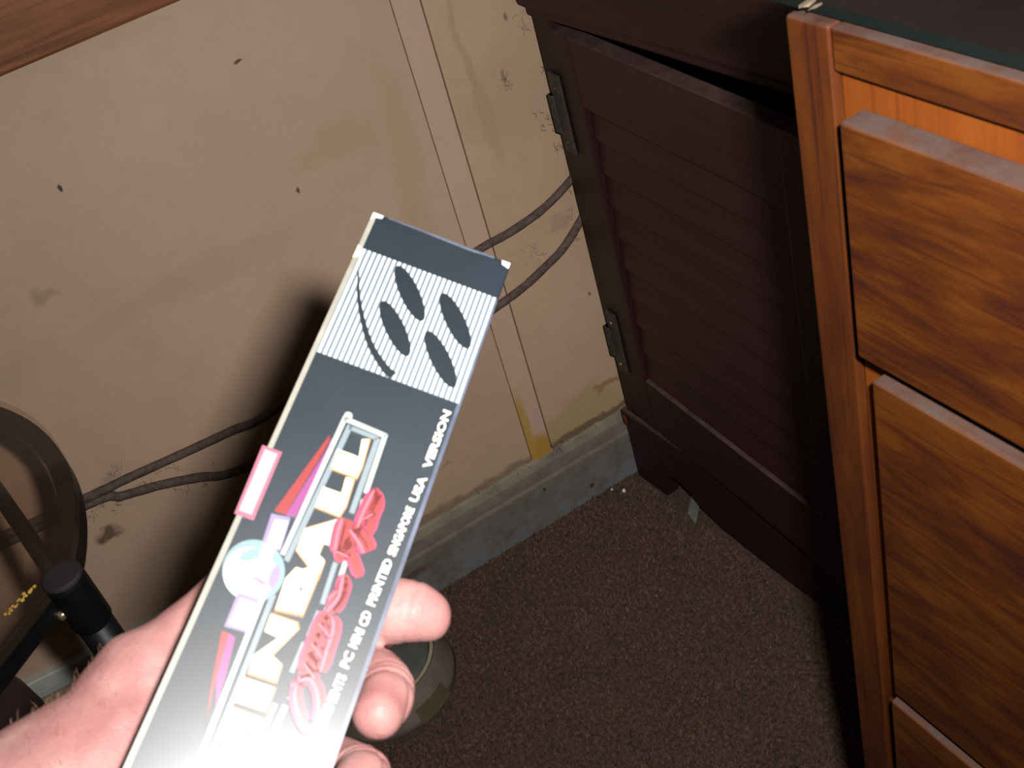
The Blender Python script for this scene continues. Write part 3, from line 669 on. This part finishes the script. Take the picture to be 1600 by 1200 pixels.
# small caption along the right side, reading upwards
def text_on(body, p0, p1, hgt_px, mat):
    a = Vector(uv(*p0)); b = Vector(uv(*p1)); cu = bpy.data.curves.new('caption', 'FONT'); cu.body = body; cu.size = 1; cu.offset = .035; cu.extrude = .0; cu.resolution_u = 2
    o = bpy.data.objects.new('tmp', cu); COL.objects.link(o); bpy.context.view_layer.update()
    me = bpy.data.meshes.new_from_object(o.evaluated_get(bpy.context.evaluated_depsgraph_get())); bpy.data.objects.remove(o)
    xs_ = [v.co.x for v in me.vertices]; ys_ = [v.co.y for v in me.vertices]
    sx = (b - a).length / (max(xs_) - min(xs_)); sy = .0022 * hgt_px / 16 / .72; d = (b - a).normalized(); q = Vector((-d.y, d.x))
    x0 = min(xs_)
    for v in me.vertices:
        p = a + d * (v.co.x - x0) * sx + q * v.co.y * sy; v.co = (p.x, p.y, LAY[0] + .00004)
    me.name = 'caption'; c = link('caption', me, mat, carton); return c
for body, p0, p1 in (('E', (462, 1215), (470, 1194)), ('OF', (477, 1198), (487, 1168)), ('AMUSEMENTS', (490, 1162), (534, 1056)), ('PC', (536, 1045), (546, 1021)), ('MINI', (549, 1014), (562, 985)), ('CD', (565, 980), (573, 957)),
                     ('PRINTED', (577, 948), (606, 876)), ('SINGAPORE', (609, 870), (640, 795)), ('USA', (643, 786), (660, 747)), ('VERSION', (664, 734), (697, 644))):
    text_on(body, (p0[0] + 7, p0[1] + 2), (p1[0] + 7, p1[1] + 2), 19, M['white_ink'])

# ------------------------------------------------------------------ the hand
hand = empty('person'); hand.matrix_world = BM
tag(hand, 'bare left hand and wrist from the lower left, fingers curled round the black carton', 'person')
CH = [  # chains of (u, v, w, radius) in centimetres in the carton's frame
 [(-24, -50, -7.5, 4.6), (-16.5, -40.5, -6.0, 4.2), (-9.5, -31.4, -4.5, 3.6), (-5.5, -27.0, -4.0, 3.0), (-2.4, -22.0, -3.8, 2.75), (-.6, -18.6, -3.95, 2.1)], [(-1.2, -18.8, -3.9, 1.9), (-.95, -17.1, -3.8, 1.65), (-.4, -16.0, -3.7, 1.3)],          # forearm, wrist, ball of the thumb
 [(-2.0, -23.0, -5.0, 2.6), (1.0, -19.5, -5.0, 2.1), (1.6, -16.6, -5.1, 1.6)],
 [(-1.0, -22.0, -5.0, 2.3), (1.2, -20.3, -5.2, 1.8), (1.4, -18.6, -5.2, 1.6)],
 [(-.9, -18.4, -3.9, 1.9), (-.35, -15.9, -3.65, 1.30), (.3, -14.3, -3.5, 1.10), (1.2, -12.3, -3.0, 1.0), (1.7, -10.9, -2.85, .92), (2.1, -9.8, -2.85, .72)],   # thumb, behind the carton
 [(1.5, -16.6, -5.0, 1.3), (2.4, -14.8, -4.9, 1.15), (4.0, -13.3, -4.2, 1.08), (5.2, -12.65, -3.1, 1.10), (6.05, -12.5, -2.75, 1.02), (6.48, -12.5, -2.7, .88)],  # index
 [(1.5, -17.6, -5.1, 1.3), (2.8, -16.0, -5.1, 1.1), (4.6, -14.95, -4.4, 1.05), (5.6, -14.85, -3.2, 1.02), (6.0, -15.35, -2.1, .92), (6.05, -15.95, -1.3, .88), (5.98, -16.5, -.75, .76)],  # middle
 [(1.3, -18.9, -5.0, 1.3), (2.8, -18.3, -5.1, 1.05), (4.6, -17.7, -4.4, 1.0), (5.85, -17.65, -3.2, .92), (6.2, -17.95, -2.1, .84), (6.12, -18.25, -1.3, .82), (6.0, -18.7, -.75, .72)],   # ring
 [(1.0, -20.2, -4.9, 1.2), (2.8, -20.2, -4.8, .95), (4.4, -19.8, -4.1, .88), (5.6, -19.8, -3.0, .82), (6.0, -20.1, -2.0, .75), (5.9, -20.45, -1.2, .70), (5.85, -20.8, -.8, .60)],        # little finger
]
bm = bmesh.new()
for c in CH:
    for (p, q) in zip(c, c[1:]):
        p, q = Vector(p), Vector(q); L_ = (p - q).xyz.length; n = max(2, int(L_ / .22))
        for k in range(n + 1):
            t = k / n; s = p.lerp(q, t); r = p[3] + (q[3] - p[3]) * t if len(p) == 4 else 1
            bmesh.ops.create_icosphere(bm, subdivisions=3, radius=r * .01, matrix=Matrix.Translation(Vector((s[0], s[1], s[2])) * .01))
me = bpy.data.meshes.new('hand_blank'); bm.to_mesh(me); bm.free()
tmp = bpy.data.objects.new('tmp', me); COL.objects.link(tmp)
md = tmp.modifiers.new('r', 'REMESH'); md.mode = 'VOXEL'; md.voxel_size = .00105
md = tmp.modifiers.new('s', 'SMOOTH'); md.factor = .5; md.iterations = 14
bpy.context.view_layer.update()
hm = bpy.data.meshes.new_from_object(tmp.evaluated_get(bpy.context.evaluated_depsgraph_get())); bpy.data.objects.remove(tmp)
nv = len(hm.vertices); co = np.empty(nv * 3); hm.vertices.foreach_get('co', co); co = co.reshape(-1, 3) * 100
nr = np.empty(nv * 3); hm.vertices.foreach_get('normal', nr); nr = nr.reshape(-1, 3)
def groove(c, axis, reach, sig, depth, bend=0.0):
    """a skin fold: a ring-like dent across the finger at c, the finger running along axis"""
    c = np.array(c); a = np.array(axis, float); a /= np.linalg.norm(a); d = co - c
    along = d @ a; rad = np.linalg.norm(d - along[:, None] * a, axis=1)
    m = np.exp(-((along + bend * rad) / sig) ** 2) * np.clip((reach - rad) / .4, 0, 1)
    return -1.8 * depth * m
off = np.zeros(nv)
off += groove((6.25, -15.55, -2.55), (.3, -.6, .8), 1.5, .085, .075); off += groove((6.2, -15.8, -2.25), (.2, -.6, .8), 1.5, .07, .055)
off += groove((6.2, -15.95, -1.75), (.1, -.5, .85), 1.4, .09, .085); off += groove((5.9, -15.3, -3.3), (.6, -.3, .7), 1.6, .08, .05)
off += groove((6.2, -17.8, -2.4), (.2, -.6, .8), 1.5, .085, .07); off += groove((6.2, -18.1, -1.75), (.1, -.5, .85), 1.4, .09, .08)
off += groove((5.35, -12.9, -3.0), (1, .15, .3), 1.5, .07, .03); off += groove((4.9, -13.0, -3.3), (1, .2, .5), 1.5, .08, .04)
off += groove((6.5, -16.0, -1.5), (1, .2, -.35), .95, .09, .08); off += groove((6.5, -18.2, -1.5), (1, .2, -.35), .95, .09, .08); off += groove((6.0, -12.5, -2.6), (1, .05, .2), 1.4, .07, .02)
import mathutils.noise as mn
wob = np.array([mn.noise(Vector(c * 1.1)) for c in co]); off += wob * .05
co2 = (co + nr * off[:, None]) * .01
hm.vertices.foreach_set('co', co2.ravel()); hm.update()
for p in hm.polygons: p.use_smooth = True
hm.name = 'body'; hm.materials.clear()
body = link('body', hm, M['skin'], hand)
# fine hairs on the wrist and forearm
bm = bmesh.new(); idx = [i for i in range(nv) if co[i][0] < -1.2 and co[i][1] < -16.5 and co[i][1] > -24 and nr[i][2] > .05]
for i in random.sample(idx, min(170, len(idx))):
    p = Vector(co2[i]); n_ = Vector(nr[i]); d = (Vector((-.35, .9, 0)) + n_ * .45 + Vector((random.gauss(0, .3), random.gauss(0, .3), random.gauss(0, .2)))).normalized(); L_ = random.uniform(.0018, .0042)
    add_tube(bm, [p - n_ * .0002, p + d * L_ * .5, p + d * L_ - n_ * .0006], [.00005, .00004, .00002], 3)
hr = from_bm('arm_hair', bm, M['hair'], hand); hr['kind'] = 'stuff'
# nails on the far sides of the finger tips
for (u, v, w_, d, wd) in ((6.75, -12.48, -3.30, (.6, .05, -.75), .46), (2.15, -10.1, -3.52, (.1, .2, -.97), .55)):
    bm = bmesh.new(); bmesh.ops.create_uvsphere(bm, u_segments=16, v_segments=8, radius=1)
    o = from_bm('nail', bm, M['nail'], hand, True); o.location = Vector((u, v, w_)) * .01
    o.rotation_mode = 'QUATERNION'; o.rotation_quaternion = Vector(d).to_track_quat('Z', 'Y'); o.scale = (wd * .01, wd * .0115, .0011)
